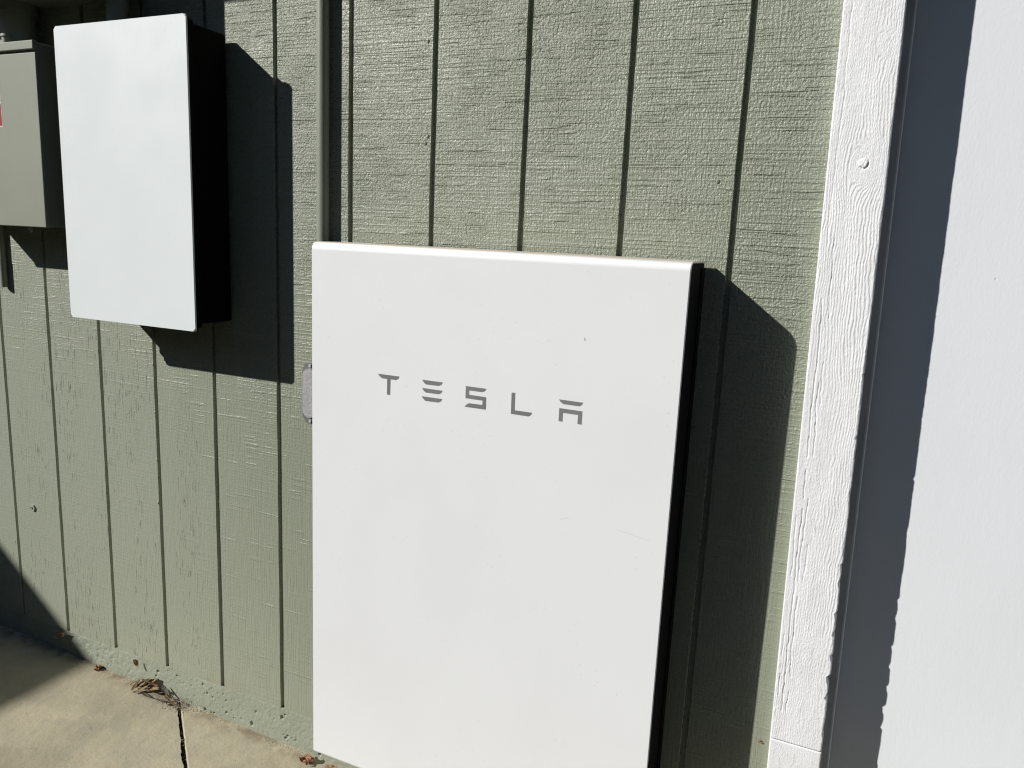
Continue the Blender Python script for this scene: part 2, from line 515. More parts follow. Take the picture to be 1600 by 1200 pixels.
foundation = grid_mesh("foundation", FX, FY, FZ, "foundation", house)
box("foundation_wall", -3.9, 1.64, 0.013, 0.30, -0.05, SB - 0.001, "foundation", foundation)
for nm, a, b in (("foundation_side", -3.9, -0.9502), ("foundation_side", 0.7990, 1.60)):
    box(nm, a, b, 0.0022, 0.0128, -0.02, SB - 0.0005, "foundation", foundation)

# ------- door trim: weathered board, the grain is modelled
def lean(z): return 0.0165 * (1.82 - z)       # the board is out of plumb
TW = 0.0905
def trim_board(name, z0, z1, dv, grain, parent, seed=0.0, proud=0.0):
    us = np.linspace(0, TW, 92); vs2 = np.arange(z0, z1 + dv * 0.5, dv)
    U, V = np.meshgrid(us, vs2)
    n_ = lambda a, b, o=4: fbm(U * a + seed, V * b + seed, o)
    w = 0.016 * n_(9, 1.7, 3) + 0.0062 * n_(40, 10, 3) + 0.0026 * n_(100, 55, 2)
    psi = U + w
    ring = None
    for (uk, vk, rk, sv) in ((0.050, 1.578, 0.017, 0.62), (0.050, 0.735, 0.010, 0.8), (0.066, 1.76, 0.007, 0.5), (0.03, 1.02, 0.006, 0.35)):
        du = U - uk + 0.5 * w; dv_ = (V - vk) * sv
        r2 = du * du + dv_ * dv_ + 1e-8
        psi = psi - du * np.minimum(rk * rk / r2, 1.0) * np.exp(-r2 / (rk * 3.2) ** 2)
        k = np.exp(-r2 / (rk * 0.95) ** 2)
        psi = psi * (1 - k) + k * np.sqrt(r2) * 1.0
    s = psi * (235 + 40 * n_(6, 1.2, 2)) + 0.9 * n_(18, 6, 3)
    f = s - np.floor(s)
    ridge = np.where(f < 0.72, f / 0.72, (1 - f) / 0.28)
    ridge = ridge ** 1.4
    strength = np.clip(0.62 + 1.1 * n_(14, 3.5, 3), 0.12, 1.0)
    H = grain * (0.00088 * ridge * strength + 0.00028 * n_(260, 120, 3) + 0.00040 * n_(30, 12, 2)) + 0.0003 * n_(12, 6, 2)
    H += grain * 0.00025 * np.clip(n_(90, 420, 2), -0.1, 1)
    # plugged knot
    rk = np.hypot(U - 0.0535, V - 1.580) + 0.0026 * n_(220, 220, 2)
    H += grain * (0.0011 + 0.0018 * n_(330, 330, 2)) * np.clip((0.0074 - rk) / 0.0010, 0, 1)
    H -= grain * 0.0018 * np.clip(1 - np.abs(rk - 0.0085) / 0.0011, 0, 1) * np.clip(((U - 0.0535) - (V - 1.580)) / 0.004, 0, 1)
    # long paint cracks by the left edge
    for (uc, za, zb2, dp, amp) in ((0.0135, 0.56, 1.36, 0.0020, 0.0060), (0.022, 0.60, 1.22, 0.0017, 0.0070), (0.007, 0.62, 0.98, 0.0015, 0.004), (0.026, 1.18, 1.46, 0.0013, 0.006), (0.031, 0.80, 0.93, 0.0014, 0.005), (0.014, 1.45, 1.83, 0.0010, 0.006)):
        c = uc + amp * fbm(V * 7 + uc * 300, V * 0 + uc * 90, 2) + 0.0024 * vnoise(V * 70, V * 0 + uc * 500)
        gap = np.clip(1 - np.abs(U - c) / 0.0011, 0, 1) * ((V > za) & (V < zb2)) * (vnoise(V * 26, V * 0 + uc * 700) > -0.18)
        H -= grain * dp * gap
    # eased, chipped right edge
    chip = 0.0006 * vnoise(vs2 * 60, vs2 * 0 + 2.2 + seed) + 0.0010 * vnoise(vs2 * 11, vs2 * 0 + 5.0)
    for zc, up_w, dn_w, dc in ((0.690, 0.004, 0.016, 0.0058), (0.648, 0.011, 0.003, 0.0045), (0.731, 0.003, 0.009, 0.0036), (0.770, 0.012, 0.002, 0.0028), (0.812, 0.003, 0.006, 0.0036), (0.868, 0.016, 0.005, 0.0022), (0.905, 0.002, 0.010, 0.0026), (0.575, 0.020, 0.004, 0.0022), (1.13, 0.005, 0.002, 0.0022), (1.02, 0.03, 0.01, 0.0012), (1.24, 0.002, 0.004, 0.0014)):
        t_ = vs2 - zc
        chip = chip - dc * np.where(t_ > 0, np.exp(-(t_ / up_w) ** 2), np.exp(-(t_ / dn_w) ** 2)) * (1 + 0.5 * vnoise(vs2 * 210, vs2 * 0 + zc * 40))
    edgeu = np.clip((U - (TW - 0.022)) / 0.022, 0, 1) ** 2
    Xg = 1.5585 + lean(V) + U + edgeu * chip[:, None]
    ease = 0.0022 * np.clip((U - (TW - 0.003)) / 0.003, 0, 1) ** 2 + 0.0015 * np.clip((0.002 - U) / 0.002, 0, 1) ** 2
    Yg = -0.0205 - proud - H + ease
    back_l = np.full((len(vs2), 1), 0.0015)
    Xg = np.hstack([Xg[:, :1], Xg, Xg[:, -1:]])
    Yg = np.hstack([back_l, Yg, back_l])
    Zg = np.hstack([V[:, :1], V, V[:, -1:]])
    # close top and bottom
    Xg = np.vstack([Xg[:1], Xg, Xg[-1:]]); Zg = np.vstack([Zg[:1], Zg, Zg[-1:]])
    Yg = np.vstack([np.full((1, Yg.shape[1]), 0.0015), Yg, np.full((1, Yg.shape[1]), 0.0015)])
    return grid_mesh(name, Xg, Yg, Zg, "trim", parent)
trim = trim_board("door_trim", 0.5425, 1.96, 0.0015, 1.0, house)
trim_board("trim_base", 0.30, 0.5413, 0.003, 0.28, trim, seed=4.0, proud=-0.0008)
box("trim_foot", 1.583, 1.6735, -0.0195, 0.0015, 0.06, 0.2990, "trim", trim)
box("trim_head", 1.5565, 1.6465, -0.0205, 0.0015, 1.9612, 2.18, "trim", trim)
box("head_casing", 1.5565, 4.20, -0.0225, 0.0014, 2.1815, 2.28, "trim", trim)
# jamb behind the trim, a hair back from its edge
bmj = bmesh.new()
pj = [(z, 1.640 + lean(z)) for z in (0.02, 2.18)]
vv = []
for z, x in pj:
    vv += [bmj.verts.new((x - 0.05, 0.0025, z)), bmj.verts.new((x, 0.0025, z)), bmj.verts.new((x, 0.105, z)), bmj.verts.new((x - 0.05, 0.105, z))]
for i in range(4): bmj.faces.new((vv[i], vv[(i + 1) % 4], vv[4 + (i + 1) % 4], vv[4 + i]))
from_bm("door_jamb", bmj, "stop", house)
# stop moulding against the door: flat strip with a rolled lip
def strip(name, prof, mat, parent, z0=0.03, z1=2.17, n=2, sm=40):
    """profile [(dx,y)] swept up the leaning jamb"""
    bm = bmesh.new(); rows = []
    for z in np.linspace(z0, z1, n):
        rows.append([bm.verts.new((1.6515 + lean(z) + dx, y, z)) for dx, y in prof])
    for a, b in zip(rows[:-1], rows[1:]):
        for i in range(len(prof)):
            j = (i + 1) % len(prof)
            bm.faces.new((a[i], a[j], b[j], b[i]))
    bm.faces.new(rows[0]); bm.faces.new(rows[-1])
    return auto_smooth(from_bm(name, bm, mat, parent), sm)
stop = strip("door_stop", [(-0.0105, 0.046), (0.0085, 0.046), (0.0085, 0.0645), (-0.0105, 0.0645)], "stop", house)
lipp = [(0.0108 + 0.0022 * math.cos(a), 0.0462 + 0.0030 * math.sin(a)) for a in np.linspace(0, 2 * math.pi, 12, endpoint=False)]
strip("stop_lip", lipp, "door", stop, sm=60)
door = box("door", 1.646, 4.10, 0.066, 0.105, 0.035, 2.165, "door", house)
box("door_rail", 4.102, 4.20, -0.02, 0.09, 0.0, 2.18, "trim", house)
box("wall_end", 4.201, 6.0, 0.0, 0.10, -0.05, WT, "siding", house)

# ------- eave that shades the top of the wall
EY = -0.46; EZ = 1.926 + 0.896 * 0.46
roof = bpy.data.meshes.new("roof")
bm = bmesh.new()
for (y, z) in ((EY - 0.03, EZ + 0.165), (3.2, EZ + 1.50), (3.2, EZ + 1.54), (EY - 0.03, EZ + 0.205)):
    bm.verts.new((-3.8, y, z)); bm.verts.new((6.2, y, z))
bm.verts.ensure_lookup_table()
v = bm.verts
for f in ((0, 1, 3, 2), (2, 3, 5, 4), (4, 5, 7, 6), (6, 7, 1, 0), (0, 2, 4, 6), (1, 7, 5, 3)):
    bm.faces.new([v[i] for i in f])
roof = from_bm("roof", bm, "roof", house)
box("fascia", -3.7, 6.1, EY, EY + 0.022, EZ, EZ + 0.164, "eave", roof)
box("soffit", -3.7, 6.1, EY + 0.0222, 0.02, EZ + 0.10, EZ + 0.112, "eave", roof)
box("frieze_board", -3.4, 6.0, -0.018, -0.0005, 2.32, EZ + 0.0995, "eave", house)

# ------------------------------------------------------------------ home battery
bat = thing("battery_unit", "large white wall battery with grey lettering across its front", "battery", (1, -0.07, 0.26))
BX0, BX1, BZ0, BZ1, BF = 0.6160, 1.3815, 0.2570, 1.4125, -0.1412
def shell_profile(off=0.0):
    """C section in YZ: front sheet folding back over top and bottom"""
    r = 0.016; rb = 0.008
    pts = []
    f = BF + off; zt = BZ1 - off; zb = BZ0 + off; rr = r - off
    pts.append((-0.014, zt))
    for k in range(11):
        a = R(90 + 90 * k / 10)
        pts.append((f + rr + rr * math.cos(a), zt - rr + rr * math.sin(a)))
    for k in range(11):
        a = R(180 + 90 * k / 10); rq = rb - off
        pts.append((f + rq + rq * math.cos(a), zb + rq + rq * math.sin(a)))
    pts.append((-0.014, zb))
    return pts
bm = bmesh.new()
po, pi_ = shell_profile(0), shell_profile(0.0032)
rings = {}
xs_ = [(BX0, 1), (BX0 + 0.0012, 0), (BX1 - 0.0012, 0), (BX1, 1)]
for i, (x, e) in enumerate(xs_):
    if e: rings[i] = [bm.verts.new((x, y + (0.0011 if y < -0.10 else 0), z)) for y, z in po]
    else: rings[i] = [bm.verts.new((x, y, z)) for y, z in po]
ri = [[bm.verts.new((x, y, z)) for y, z in pi_] for x in (BX0, BX1)]
n = len(po)
for a, b in ((0, 1), (1, 2), (2, 3)):
    for i in range(n - 1):
        bm.faces.new((rings[a][i], rings[b][i], rings[b][i + 1], rings[a][i + 1]))
for i in range(n - 1):
    bm.faces.new((ri[0][i], ri[0][i + 1], ri[1][i + 1], ri[1][i]))
    bm.faces.new((rings[0][i], rings[0][i + 1], ri[0][i + 1], ri[0][i]))
    bm.faces.new((rings[3][i], ri[1][i], ri[1][i + 1], rings[3][i + 1]))
for j in (0, n - 1):
    bm.faces.new((rings[0][j], rings[1][j], rings[2][j], rings[3][j], ri[1][j], ri[0][j]))
shell = auto_smooth(from_bm("front_cover", bm, "cover", bat), 30, 0.3)
pb = [(min(y, -0.020), z) for y, z in shell_profile(0.0040)]
bm = bmesh.new()
ea = [bm.verts.new((BX0 + 0.0016, y, z)) for y, z in pb]; ebv = [bm.verts.new((BX1 - 0.0016, y, z)) for y, z in pb]
for i in range(len(pb)):
    j = (i + 1) % len(pb); bm.faces.new((ea[i], ea[j], ebv[j], ebv[i]))
bm.faces.new(ea); bm.faces.new(ebv)
body = from_bm("battery_body", bm, "black", bat)
box("side_rib", BX1 - 0.0016, BX1 + 0.0006, -0.046, -0.020, BZ0 + 0.02, BZ1 - 0.012, "black", body)
box("side_rib", BX0 - 0.0006, BX0 + 0.0016, -0.046, -0.020, BZ0 + 0.02, BZ1 - 0.012, "black", body)
box("wall_bracket", BX0 + 0.10, BX1 - 0.10, -0.0195, 0.0, 0.70, 1.20, "black", bat)
LET = {'T': [[(0.7801, 1.1593), (0.8301, 1.1593), (0.8281, 1.1547), (0.8227, 1.1514), (0.8095, 1.1513), (0.8091, 1.1195), (0.8018, 1.1195), (0.8016, 1.1513), (0.79, 1.1511), (0.7837, 1.1546)]],
 'E': [[(0.8821, 1.1592), (0.9278, 1.1591), (0.925, 1.1541), (0.9193, 1.1511), (0.8903, 1.1508), (0.8852, 1.1546)], [(0.8825, 1.1429), (0.9277, 1.1428), (0.9252, 1.1379), (0.9198, 1.1349), (0.8901, 1.1347), (0.8853, 1.1385)], [(0.882, 1.1263), (0.9276, 1.1265), (0.9251, 1.1216), (0.9196, 1.1185), (0.8905, 1.118), (0.8851, 1.122)]],
 'S': [[(0.9778, 1.1582), (1.0213, 1.158), (1.0184, 1.1532), (1.0132, 1.1506), (0.9854, 1.1505), (0.9854, 1.1422), (1.0214, 1.1419), (1.0218, 1.1181), (0.9765, 1.1178), (0.9802, 1.1223), (0.9854, 1.1259), (1.014, 1.1262), (1.0142, 1.1345), (0.9778, 1.1347)]],
 'L': [[(1.0731, 1.1574), (1.0805, 1.1575), (1.0807, 1.1249), (1.1157, 1.1249), (1.1142, 1.1208), (1.1094, 1.117), (1.0735, 1.1172)]],
 'A': [[(1.1668, 1.1566), (1.2126, 1.1563), (1.2101, 1.1517), (1.2056, 1.1487), (1.175, 1.149), (1.1697, 1.1523)], [(1.1681, 1.1407), (1.212, 1.1404), (1.2119, 1.1163), (1.2041, 1.1163), (1.2044, 1.1328), (1.1757, 1.133), (1.1755, 1.1166), (1.1681, 1.1166)]]}
def flat_polys(name, polys, y, mat, parent, thick=0.0003):
    bm = bmesh.new()
    for p in polys:
        a = [bm.verts.new((x, y - thick, z)) for x, z in p]
        b = [bm.verts.new((x, y + 0.0001, z)) for x, z in p]
        bm.faces.new(a)
        for i in range(len(p)):
            j = (i + 1) % len(p)
            bm.faces.new((a[i], b[i], b[j], a[j]))
    return from_bm(name, bm, mat, parent)
for ch, polys in LET.items():
    flat_polys("letter", polys, BF, "grey_print", shell)
flat_polys("scratch", [[(1.2070, 1.2712), (1.2082, 1.2720), (1.2094, 1.2672), (1.2086, 1.2655)]], BF, "nick", shell, 0.0002)
flat_polys("scratch", [[(1.1822, 0.9315), (1.1905, 0.9366), (1.2007, 0.9362), (1.2007, 0.9369), (1.1903, 0.9374), (1.1820, 0.9322)]], BF, "faint", shell, 0.0002)
flat_polys("scratch", [[(1.290, 0.9345), (1.3368, 0.9276), (1.3508, 0.9258), (1.3508, 0.9264), (1.3370, 0.9285), (1.290, 0.9351)]], BF, "faint", shell, 0.0002)
flat_polys("scratch", [[(0.8455, 1.1418), (0.8472, 1.1416), (0.8471, 1.1404), (0.8456, 1.1405)]], BF, "faint", shell, 0.0002)

# ------------------------------------------------------------------ control cabinet (white front, black body)
cab = thing("control_cabinet", "white fronted black cabinet mounted high on the green boards", "cabinet", (0.08, -0.06, 1.2))
CF = -0.1375
gfront = rounded_plate("front_panel", -0.1215, 0.2885, CF, CF + 0.0045, 1.1985, 1.8665, 0.0060, "gate", cab, 0.0032)
rounded_plate("front_frame", -0.1200, 0.2870, CF + 0.0046, CF + 0.0105, 1.2000, 1.8650, 0.0060, "black", cab)
rounded_plate("inner_frame", -0.1165, 0.2835, CF + 0.0106, CF + 0.0255, 1.2035, 1.8610, 0.007, "black", cab)
cb = box("cabinet_body", -0.1105, 0.2780, CF + 0.0256, -0.0120, 1.2120, 1.8555, "black", cab, 0.007, 3)
box("mounting_plate", -0.08, 0.245, -0.0119, 0.0, 1.24, 1.83, "black", cab)
# conduit rising from the cabinet
cp = thing("conduit", "conduit rising from the top of the white fronted cabinet", "pipe", (0.0, -0.07, 1.86))
tube("pipe", (-0.003, -0.062, 1.872), (-0.003, -0.062, 1.9498), 0.0240, "green_pipe", cp)
tube("hub", (-0.003, -0.062, 1.8556), (-0.003, -0.062, 1.8780), 0.0310, "green_pipe", cp)

# ------------------------------------------------------------------ upper electrical panel, only its underside in view
up = thing("electrical_panel", "electrical panel at the top of the wall above the white cabinet", "panel", (-0.3, -0.07, 1.95))
upb = box("panel_case", -0.95, 0.0275, -0.200, -0.0005, 1.955, 2.33, "green_box", up, 0.003, 2)
box("panel_door", -0.93, 0.0075, -0.207, -0.2003, 1.985, 2.30, "green_box", up, 0.002, 2)
box("panel_latch", -0.08, -0.05, -0.215, -0.2072, 2.00, 2.05, "steel", up)

# ------------------------------------------------------------------ green disconnect box
db = thing("disconnect_box", "sage green metal disconnect box left of the white cabinet", "electrical box", (-0.4, -0.06, 1.41))
box("box_body", -0.585, -0.2125, -0.1170, -0.0005, 1.4125, 1.8425, "green_box", db, 0.002, 2)
hood = box("hood", -0.590, -0.2095, -0.1300, -0.1172, 1.8255, 1.8452, "green_box", db, 0.0015, 2)
dcov = box("cover", -0.588, -0.2085, -0.1260, -0.1172, 1.4105, 1.8190, "green_box", db, 0.0018, 2)
lab = box("warning_label", -0.520, -0.3450, -0.1263, -0.1259, 1.6500, 1.7960, "label_white", dcov)
box("label_field", -0.518, -0.3468, -0.1266, -0.12625, 1.6520, 1.7062, "red", lab) if False else None
flat_polys("red_field", [[(-0.518, 1.6535), (-0.3470, 1.6535), (-0.3470, 1.7060), (-0.518, 1.7060)]], -0.1263, "red", dcov)
flat_polys("dark_field", [[(-0.518, 1.7100), (-0.3472, 1.7100), (-0.3472, 1.7945), (-0.518, 1.7945)]], -0.1263, "dark_red", dcov)
# pull hasp below the cover: small ring that catches the sun
bm = bmesh.new()
for i in range(20):
    a0, a1 = 2 * math.pi * i / 20, 2 * math.pi * (i + 1) / 20
    ring_ = []
    for a in (a0, a1):
        ring_.append([bm.verts.new((-0.3055 + (0.0052 + 0.0016 * math.cos(b)) * math.cos(a), -0.100 + 0.0016 * math.sin(b), 1.4030 + (0.0052 + 0.0016 * math.cos(b)) * math.sin(a))) for b in np.linspace(0, 2 * math.pi, 8, endpoint=False)])
    for k in range(8):
        bm.faces.new((ring_[0][k], ring_[0][(k + 1) % 8], ring_[1][(k + 1) % 8], ring_[1][k]))
bmesh.ops.remove_doubles(bm, verts=bm.verts, dist=1e-5)
from_bm("seal_ring", bm, "steel", db, True)
kn = tube("plug", (-0.3410, -0.103, 1.8426), (-0.3410, -0.103, 1.8650), 0.0110, "green_box", db, 16)
tube("plug_cap", (-0.3410, -0.103, 1.8651), (-0.3410, -0.103, 1.8710), 0.0140, "green_box", kn, 16, 0.0120)
# big pipe from the disconnect box up to the panel
bp = thing("conduit", "thick painted conduit between green disconnect box and the panel above", "pipe", (-0.38, -0.05, 1.84))
tube("pipe", (-0.376, -0.052, 1.8428), (-0.376, -0.052, 1.9548), 0.0430, "green_pipe", bp, 32)
tube("hub", (-0.376, -0.052, 1.9300), (-0.376, -0.052, 1.9547), 0.0480, "green_pipe", bp, 32)
# slim stub below the disconnect box
eb = thing("conduit_stub", "short painted conduit stub under the green box, at the left edge", "pipe", (-0.58, -0.01, 1.24))
tube("pipe", (-0.569, -0.0102, 1.3100), (-0.569, -0.0102, 1.4120), 0.0085, "green_pipe", eb)
tube("coupling", (-0.569, -0.0102, 1.2370), (-0.569, -0.0102, 1.3170), 0.0100, "green_pipe", eb)

# ------------------------------------------------------------------ slim conduit behind the battery
sc = thing("conduit", "slim green painted conduit running up the wall behind the white battery", "pipe", (0.55, -0.013, 1.1))
tube("pipe", (0.5455, -0.0145, 1.1450), (0.5455, -0.0145, 2.318), 0.0135, "green_pipe", sc, 28)
for z in (1.52, 2.15):
    box("strap", 0.520, 0.571, -0.0035, -0.0004, z, z + 0.018, "green_pipe", sc) if z > 2 else None

# grey cast conduit fitting half hidden by the battery
fit_ = thing("conduit_fitting", "bare grey cast metal conduit fitting peeking from behind the battery", "conduit fitting", (0.54, -0.02, 1.0))
FCX = 0.5255
rounded_plate("fitting_body", FCX - 0.0210, FCX + 0.0210, -0.0300, -0.0004, 1.0010, 1.1375, 0.020, "cast_dark", fit_, 0.002, 10)
cv = rounded_plate("fitting_cover", FCX - 0.0228, FCX + 0.0228, -0.0338, -0.0302, 0.9975, 1.1405, 0.0222, "cast_dark", fit_, 0.0012, 10)
rounded_plate("cover_dome", FCX - 0.0175, FCX + 0.0175, -0.0400, -0.0337, 1.0140, 1.1265, 0.0165, "cast", cv, 0.0045, 10)
for z in (1.0050, 1.1335):
    tube("screw", (FCX, -0.0339, z), (FCX, -0.0372, z), 0.0042, "steel", cv, 14, 0.0032)
for k in range(5):     # raised casting marks along the cover
    box("casting_mark", FCX - 0.0085, FCX - 0.0060, -0.0402, -0.0394, 1.052 + 0.007 * k, 1.0565 + 0.007 * k, "cast", cv)

# ------------------------------------------------------------------ painted over anchor screw in the siding
sw = thing("anchor_screw", "painted over screw with washer in the boards, lower left", "screw", (-0.53, 0, 0.585))
tube("washer", (-0.5295, -0.0004, 0.585), (-0.5295, -0.0042, 0.585), 0.0108, "siding", sw, 24, 0.0098)
tube("screw_head", (-0.5320, -0.0042, 0.5855), (-0.5320, -0.0062, 0.5855), 0.0052, "siding", sw, 16, 0.0040)
tube("socket", (-0.5325, -0.0063, 0.5860), (-0.5325, -0.0064, 0.5860), 0.0018, "black", sw, 10)

# ------------------------------------------------------------------ wing of the house left of the frame: its roof edge throws the shade at lower left
WX, WZ = -3.6, 0.433 + 0.756 * 2.9
wing = box("wing_wall", -7.6, WX - 0.30, -3.0, 0.0, -0.05, 2.55, "eave", house)
bm = bmesh.new()
for y in (-3.22, 0.20):
    for x, z in ((WX, WZ), (WX, WZ - 0.14), (-8.0, WZ + 1.16), (-8.0, WZ + 1.30)):
        bm.verts.new((x, y, z))
bm.verts.ensure_lookup_table()
for i in range(4):
    j = (i + 1) % 4; bm.faces.new([bm.verts[q] for q in (i, j, 4 + j, 4 + i)])
bm.faces.new(bm.verts[:4]); bm.faces.new(bm.verts[4:8])
from_bm("wing_roof", bm, "roof", wing)
# board fence behind the viewer, its shade just reaches the bottom left corner
fence = thing("fence", "brown board fence behind the viewer, facing the house wall", "fence", (0, -2.28, 0))
FXX = -3.88
for k in range(78):
    x1 = FXX + 0.01 + k * 0.140
    box("board", x1, x1 + 0.1385, -2.293, -2.275, -0.05, 1.8 + random.uniform(-0.002, 0.002), "wood", fence)
for z in (0.45, 1.05, 1.60):
    box("rail", FXX, FXX + 10.9, -2.332, -2.2932, z, z + 0.085, "wood", fence)
for k in range(5):
    box("post", FXX + 0.1 + 2.6 * k, FXX + 0.19 + 2.6 * k, -2.423, -2.3325, -0.05, 1.72, "wood", fence)

# ------------------------------------------------------------------ added unseen house behind the viewer, blocks low sky to deepen the shade
nb = thing("sky_block_house", "added unseen house behind the fence, blocking low sky", "house", (2, -6, 0))
box("wall", -9.0, 13.0, -11.0, -4.4, -0.05, 2.75, "eave", nb)
bm = bmesh.new()
for x in (-9.4, 13.4):
    for y, z in ((-3.9, 2.62), (-7.7, 4.55), (-11.5, 2.62), (-11.5, 2.52), (-7.7, 4.42), (-3.9, 2.50)):
        bm.verts.new((x, y, z))
bm.verts.ensure_lookup_table()
for i in range(6):
    j = (i + 1) % 6; bm.faces.new([bm.verts[q] for q in (i, j, 6 + j, 6 + i)])
bm.faces.new(bm.verts[:6]); bm.faces.new(bm.verts[6:12])
from_bm("roof", bm, "roof", nb)

# ------------------------------------------------------------------ dry leaves
def leaf_mesh(L, W, curl, twist, fold, tip=1.0):
    bm = bmesh.new(); rows = []
    n = 9
    for i in range(n + 1):
        t = i / n
        w = W * 0.5 * (math.sin(math.pi * t ** 0.8) ** 0.85 + 0.02)
        x = L * (t - 0.5)
        zc = curl * L * (1 - (2 * t - 1) ** 2) * -1 + abs(curl) * L
        tw = twist * (t - 0.5)
        row = []
        for s in (-1, -0.5, 0, 0.5, 1):
            y = w * s; z = abs(s) * w * fold
            yy = y * math.cos(tw) - z * math.sin(tw); zz = y * math.sin(tw) + z * math.cos(tw)
            row.append(bm.verts.new((x, yy, zc + zz)))
        rows.append(row)
    for a, b in zip(rows[:-1], rows[1:]):
        for i in range(4):
            bm.faces.new((a[i], b[i], b[i + 1], a[i + 1]))
    bmesh.ops.solidify(bm, geom=list(bm.faces), thickness=0.0003)
    return bm
LEAVES = [((-0.1236, -0.0196, 0.1352), (-0.0807, -0.007, 0.1632), 'leaf_tan'), ((-0.1005, -0.0345, 0.1345), (-0.1043, -0.007, 0.1522), 'leaf_olive'), ((-0.087, -0.0406, 0.1341), (-0.0788, -0.0144, 0.1339), 'leaf_olive'), ((-0.0926, -0.007, 0.1356), (-0.0519, -0.007, 0.1399), 'leaf_olive'), ((-0.0651, -0.024, 0.1335), (-0.0292, -0.0271, 0.1324), 'leaf_olive'),
 ((-0.0742, -0.007, 0.1451), (-0.0352, -0.007, 0.1707), 'leaf_tan'), ((-0.0439, -0.0078, 0.1328), (0.0031, -0.007, 0.1487), 'leaf_grey'), ((-0.011, -0.0301, 0.1318), (0.0252, -0.0189, 0.1307), 'leaf_grey'), ((-0.0159, -0.007, 0.1627), (0.015, -0.007, 0.1425), 'leaf_grey'), ((-0.057, -0.007, 0.1383), (-0.0187, -0.007, 0.1559), 'leaf_tan'),
 ((-0.1027, -0.0071, 0.1346), (-0.0581, -0.007, 0.1639), 'leaf_tan'), ((-0.0026, -0.007, 0.1331), (0.0451, -0.0172, 0.1301), 'leaf_tan'), ((0.0336, -0.0308, 0.1305), (0.0495, -0.0147, 0.13), 'leaf_brown'), ((-0.086, -0.007, 0.1596), (-0.0559, -0.007, 0.1586), 'leaf_olive'), ((-0.0508, -0.007, 0.1601), (-0.0211, -0.007, 0.1572), 'leaf_brown'),
 ((-0.0266, -0.007, 0.1476), (0.0025, -0.007, 0.1366), 'leaf_grey'), ((-0.1071, -0.0206, 0.1347), (-0.0765, -0.007, 0.1505), 'leaf_tan'), ((0.0031, -0.007, 0.1487), (0.0219, -0.0071, 0.1308), 'leaf_olive'), ((0.0189, -0.0089, 0.1309), (0.0635, -0.0231, 0.1296), 'leaf_tan'), ((-0.0863, -0.0295, 0.1341), (-0.0614, -0.007, 0.149), 'leaf_tan')]
for i, (a, b, m) in enumerate(LEAVES):
    a, b = Vector(a), Vector(b)
    d = (b - a); L = d.length * 1.15
    bm = leaf_mesh(L, L * random.uniform(0.20, 0.34), random.uniform(0.03, 0.12), random.uniform(-0.7, 0.7), random.uniform(0.05, 0.35))
    o = from_bm("dry_leaf", bm, m, None, True)
    c = (a + b) / 2
    o.location = c + Vector((0, -0.0022 * (i % 5) - 0.001, 0.0014 + 0.0008 * (i % 3)))
    xa = d.normalized(); up_ = Vector((0, -0.45 if c.z - fz(c.x) > 0.006 else 0.1, 1)).normalized()
    ya = up_.cross(xa).normalized(); za = xa.cross(ya)
    o.rotation_euler = Matrix((xa, ya, za)).transposed().to_euler()
    tag(o, {"leaf_tan": "pale tan", "leaf_olive": "dark olive", "leaf_grey": "grey brown", "leaf_brown": "reddish brown"}[m] + " narrow dry leaf in the pile at the wall end of the crack", "leaf", "dry leaves heaped at the crack")
def crumple(name, size, loc, mat, label, seed, flat=0.6):
    r_ = np.random.default_rng(seed)
    bm = bmesh.new()
    bmesh.ops.create_grid(bm, x_segments=9, y_segments=9, size=0.5)
    for v in bm.verts:
        x, y = v.co.x, v.co.y
        rr = math.hypot(x, y)
        z = 0.55 * math.sin(5.1 * x + seed) * math.cos(4.3 * y + seed * 2) + 0.35 * math.sin(9 * x * y + 7 * x + seed) + 0.5 * rr
        k = 1 - 0.35 * rr
        v.co = Vector((x * k * size[0] * (1 + 0.25 * math.sin(8 * y + seed)), y * k * size[1], (z * flat + 0.25) * size[2])) + Vector(r_.normal(0, 0.03, 3)) * size[0]
    zmin = min(v.co.z for v in bm.verts)
    for v in bm.verts: v.co.z -= zmin
    bmesh.ops.solidify(bm, geom=list(bm.faces), thickness=0.0004)
    o = from_bm(name, bm, mat, None, False)
    o.location = loc
    o.rotation_euler = (0, 0, seed)
    return tag(o, label, "leaf")
crumple("crumpled_leaf", (0.040, 0.032, 0.017), (0.505, -0.026, fz(0.505)), "leaf_brown", "crumpled reddish brown leaf below the battery's lower left corner", 3)
crumple("crumpled_leaf", (0.034, 0.026, 0.015), (0.575, -0.030, fz(0.575)), "leaf_brown", "smaller brown leaf scrap at the bottom edge under the battery", 5)
crumple("crumpled_leaf", (0.030, 0.018, 0.017), (-0.272, -0.010, fz(-0.272)), "leaf_brown", "single pinkish brown leaf at the wall base beside the shade", 8)
for nm, lb, (x, z), m, L, ang in (("hanging_leaf", "torn tan leaf caught on the foundation above the leaf pile", (-0.112, 0.203), "leaf_tan", 0.030, 1.0),
                                  ("hanging_leaf", "dry leaf caught on the foundation at the edge of the shade", (-0.428, 0.207), "leaf_tan", 0.045, -0.5)):
    o = from_bm(nm, leaf_mesh(L, L * 0.42, 0.25, 1.4, 0.5), m, None, True)
    o.location = (x, -0.0085, z)
    o.rotation_euler = (R(75), ang, 0.25)
    tag(o, lb, "leaf")

o = crumple("leaf_scrap", (0.008, 0.007, 0.004), (1.563, -0.001, 0.516), "leaf_brown", "tiny rust brown scrap stuck to the boards beside the white trim", 2)
o.rotation_euler = (R(90), 0, 0)

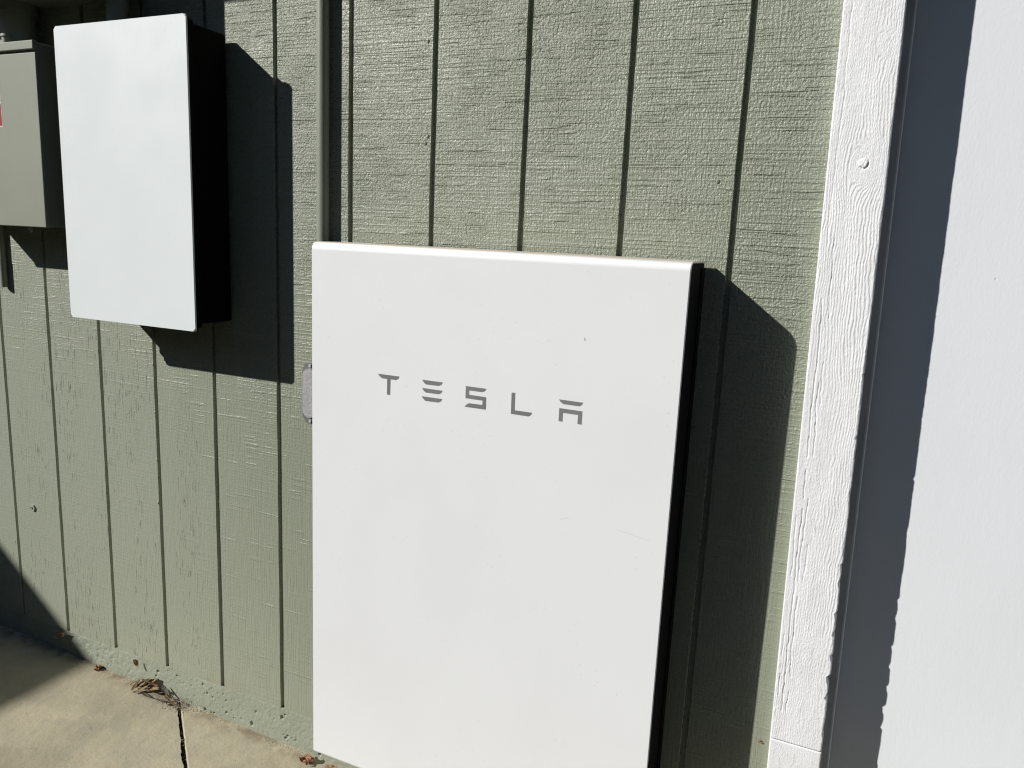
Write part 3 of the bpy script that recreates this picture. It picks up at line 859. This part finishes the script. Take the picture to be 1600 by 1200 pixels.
# ------------------------------------------------------------------ loose dirt: grit along the wall base and in the joint
def grit(name, spots, mat, label=None):
    co, fa = [], []
    for (x, y, z, s) in spots:
        b = len(co)
        for k in range(4):
            d = rng.normal(0, 1, 3); d /= np.linalg.norm(d)
            co.append((x + d[0] * s, y + d[1] * s, z + abs(d[2]) * s * 0.7 - 0.0003))
        fa += [(b, b + 1, b + 2), (b, b + 2, b + 3), (b, b + 3, b + 1), (b + 1, b + 3, b + 2)]
    me = bpy.data.meshes.new(name); me.from_pydata(co, [], fa); me.update()
    o = link(name, me, mat)
    o["kind"] = "stuff"
    return o
sp = []
for i in range(900):
    x = rng.uniform(-0.9, 0.75); y = -0.003 - abs(rng.normal(0, 0.007))
    sp.append((x, y, fz(x), rng.uniform(0.0007, 0.0022)))
for i in range(130):       # crumbs heaped where the joint meets the wall
    x = 0.055 + rng.normal(0, 0.032); y = min(-0.004, -0.022 + rng.normal(0, 0.013))
    sp.append((x, y, fz(x), rng.uniform(0.001, 0.0034)))
for i in range(420):
    t = rng.uniform(-0.05, 0.7); c = crack(t) + NRM * rng.uniform(-0.002, 0.010)
    sp.append((c[0], c[1], fz(c[0]) - rng.uniform(0.002, 0.022), rng.uniform(0.0015, 0.0055)))
for i in range(120):
    x = rng.uniform(-0.5, 0.6); y = -abs(rng.normal(0, 0.2)) - 0.01
    sp.append((x, y, fz(x), rng.uniform(0.0006, 0.0016)))
d = grit("grit", sp, "grit"); d["label"] = "brown grit and crumbs along the base of the wall"; d["category"] = "grit"
# wispy plant fibres and old web over the end of the joint
sp = []
co, fa = [], []
for i in range(90):
    x = 0.055 + rng.normal(0, 0.030); y = min(-0.004, -0.020 + rng.normal(0, 0.012)); z = fz(x) + rng.uniform(0.001, 0.016)
    d3 = rng.normal(0, 1, 3); d3[2] *= 0.5; d3 /= np.linalg.norm(d3); L = rng.uniform(0.006, 0.020)
    q = np.cross(d3, [0.3, 0.2, 1.0]); q /= np.linalg.norm(q); w = rng.uniform(0.0003, 0.0006)
    p0 = np.array([x, y, z]); p1 = p0 + d3 * L; p1[1] = min(p1[1], 0.0); p1[2] = max(p1[2], fz(p1[0]))
    up_ = np.cross(d3, q) * w
    b = len(co)
    for p in (p0, p1):
        co += [tuple(p + q * w), tuple(p - q * w * 0.5 + up_ * 0.8), tuple(p - q * w * 0.5 - up_ * 0.8)]
    fa += [(b, b + 1, b + 4, b + 3), (b + 1, b + 2, b + 5, b + 4), (b + 2, b, b + 3, b + 5)]
me = bpy.data.meshes.new("fibres"); me.from_pydata(co, [], fa); me.update()
o = link("fibres", me, "web"); o["kind"] = "stuff"
o["label"] = "wispy dry fibres over the wall end of the crack"; o["category"] = "fibres"
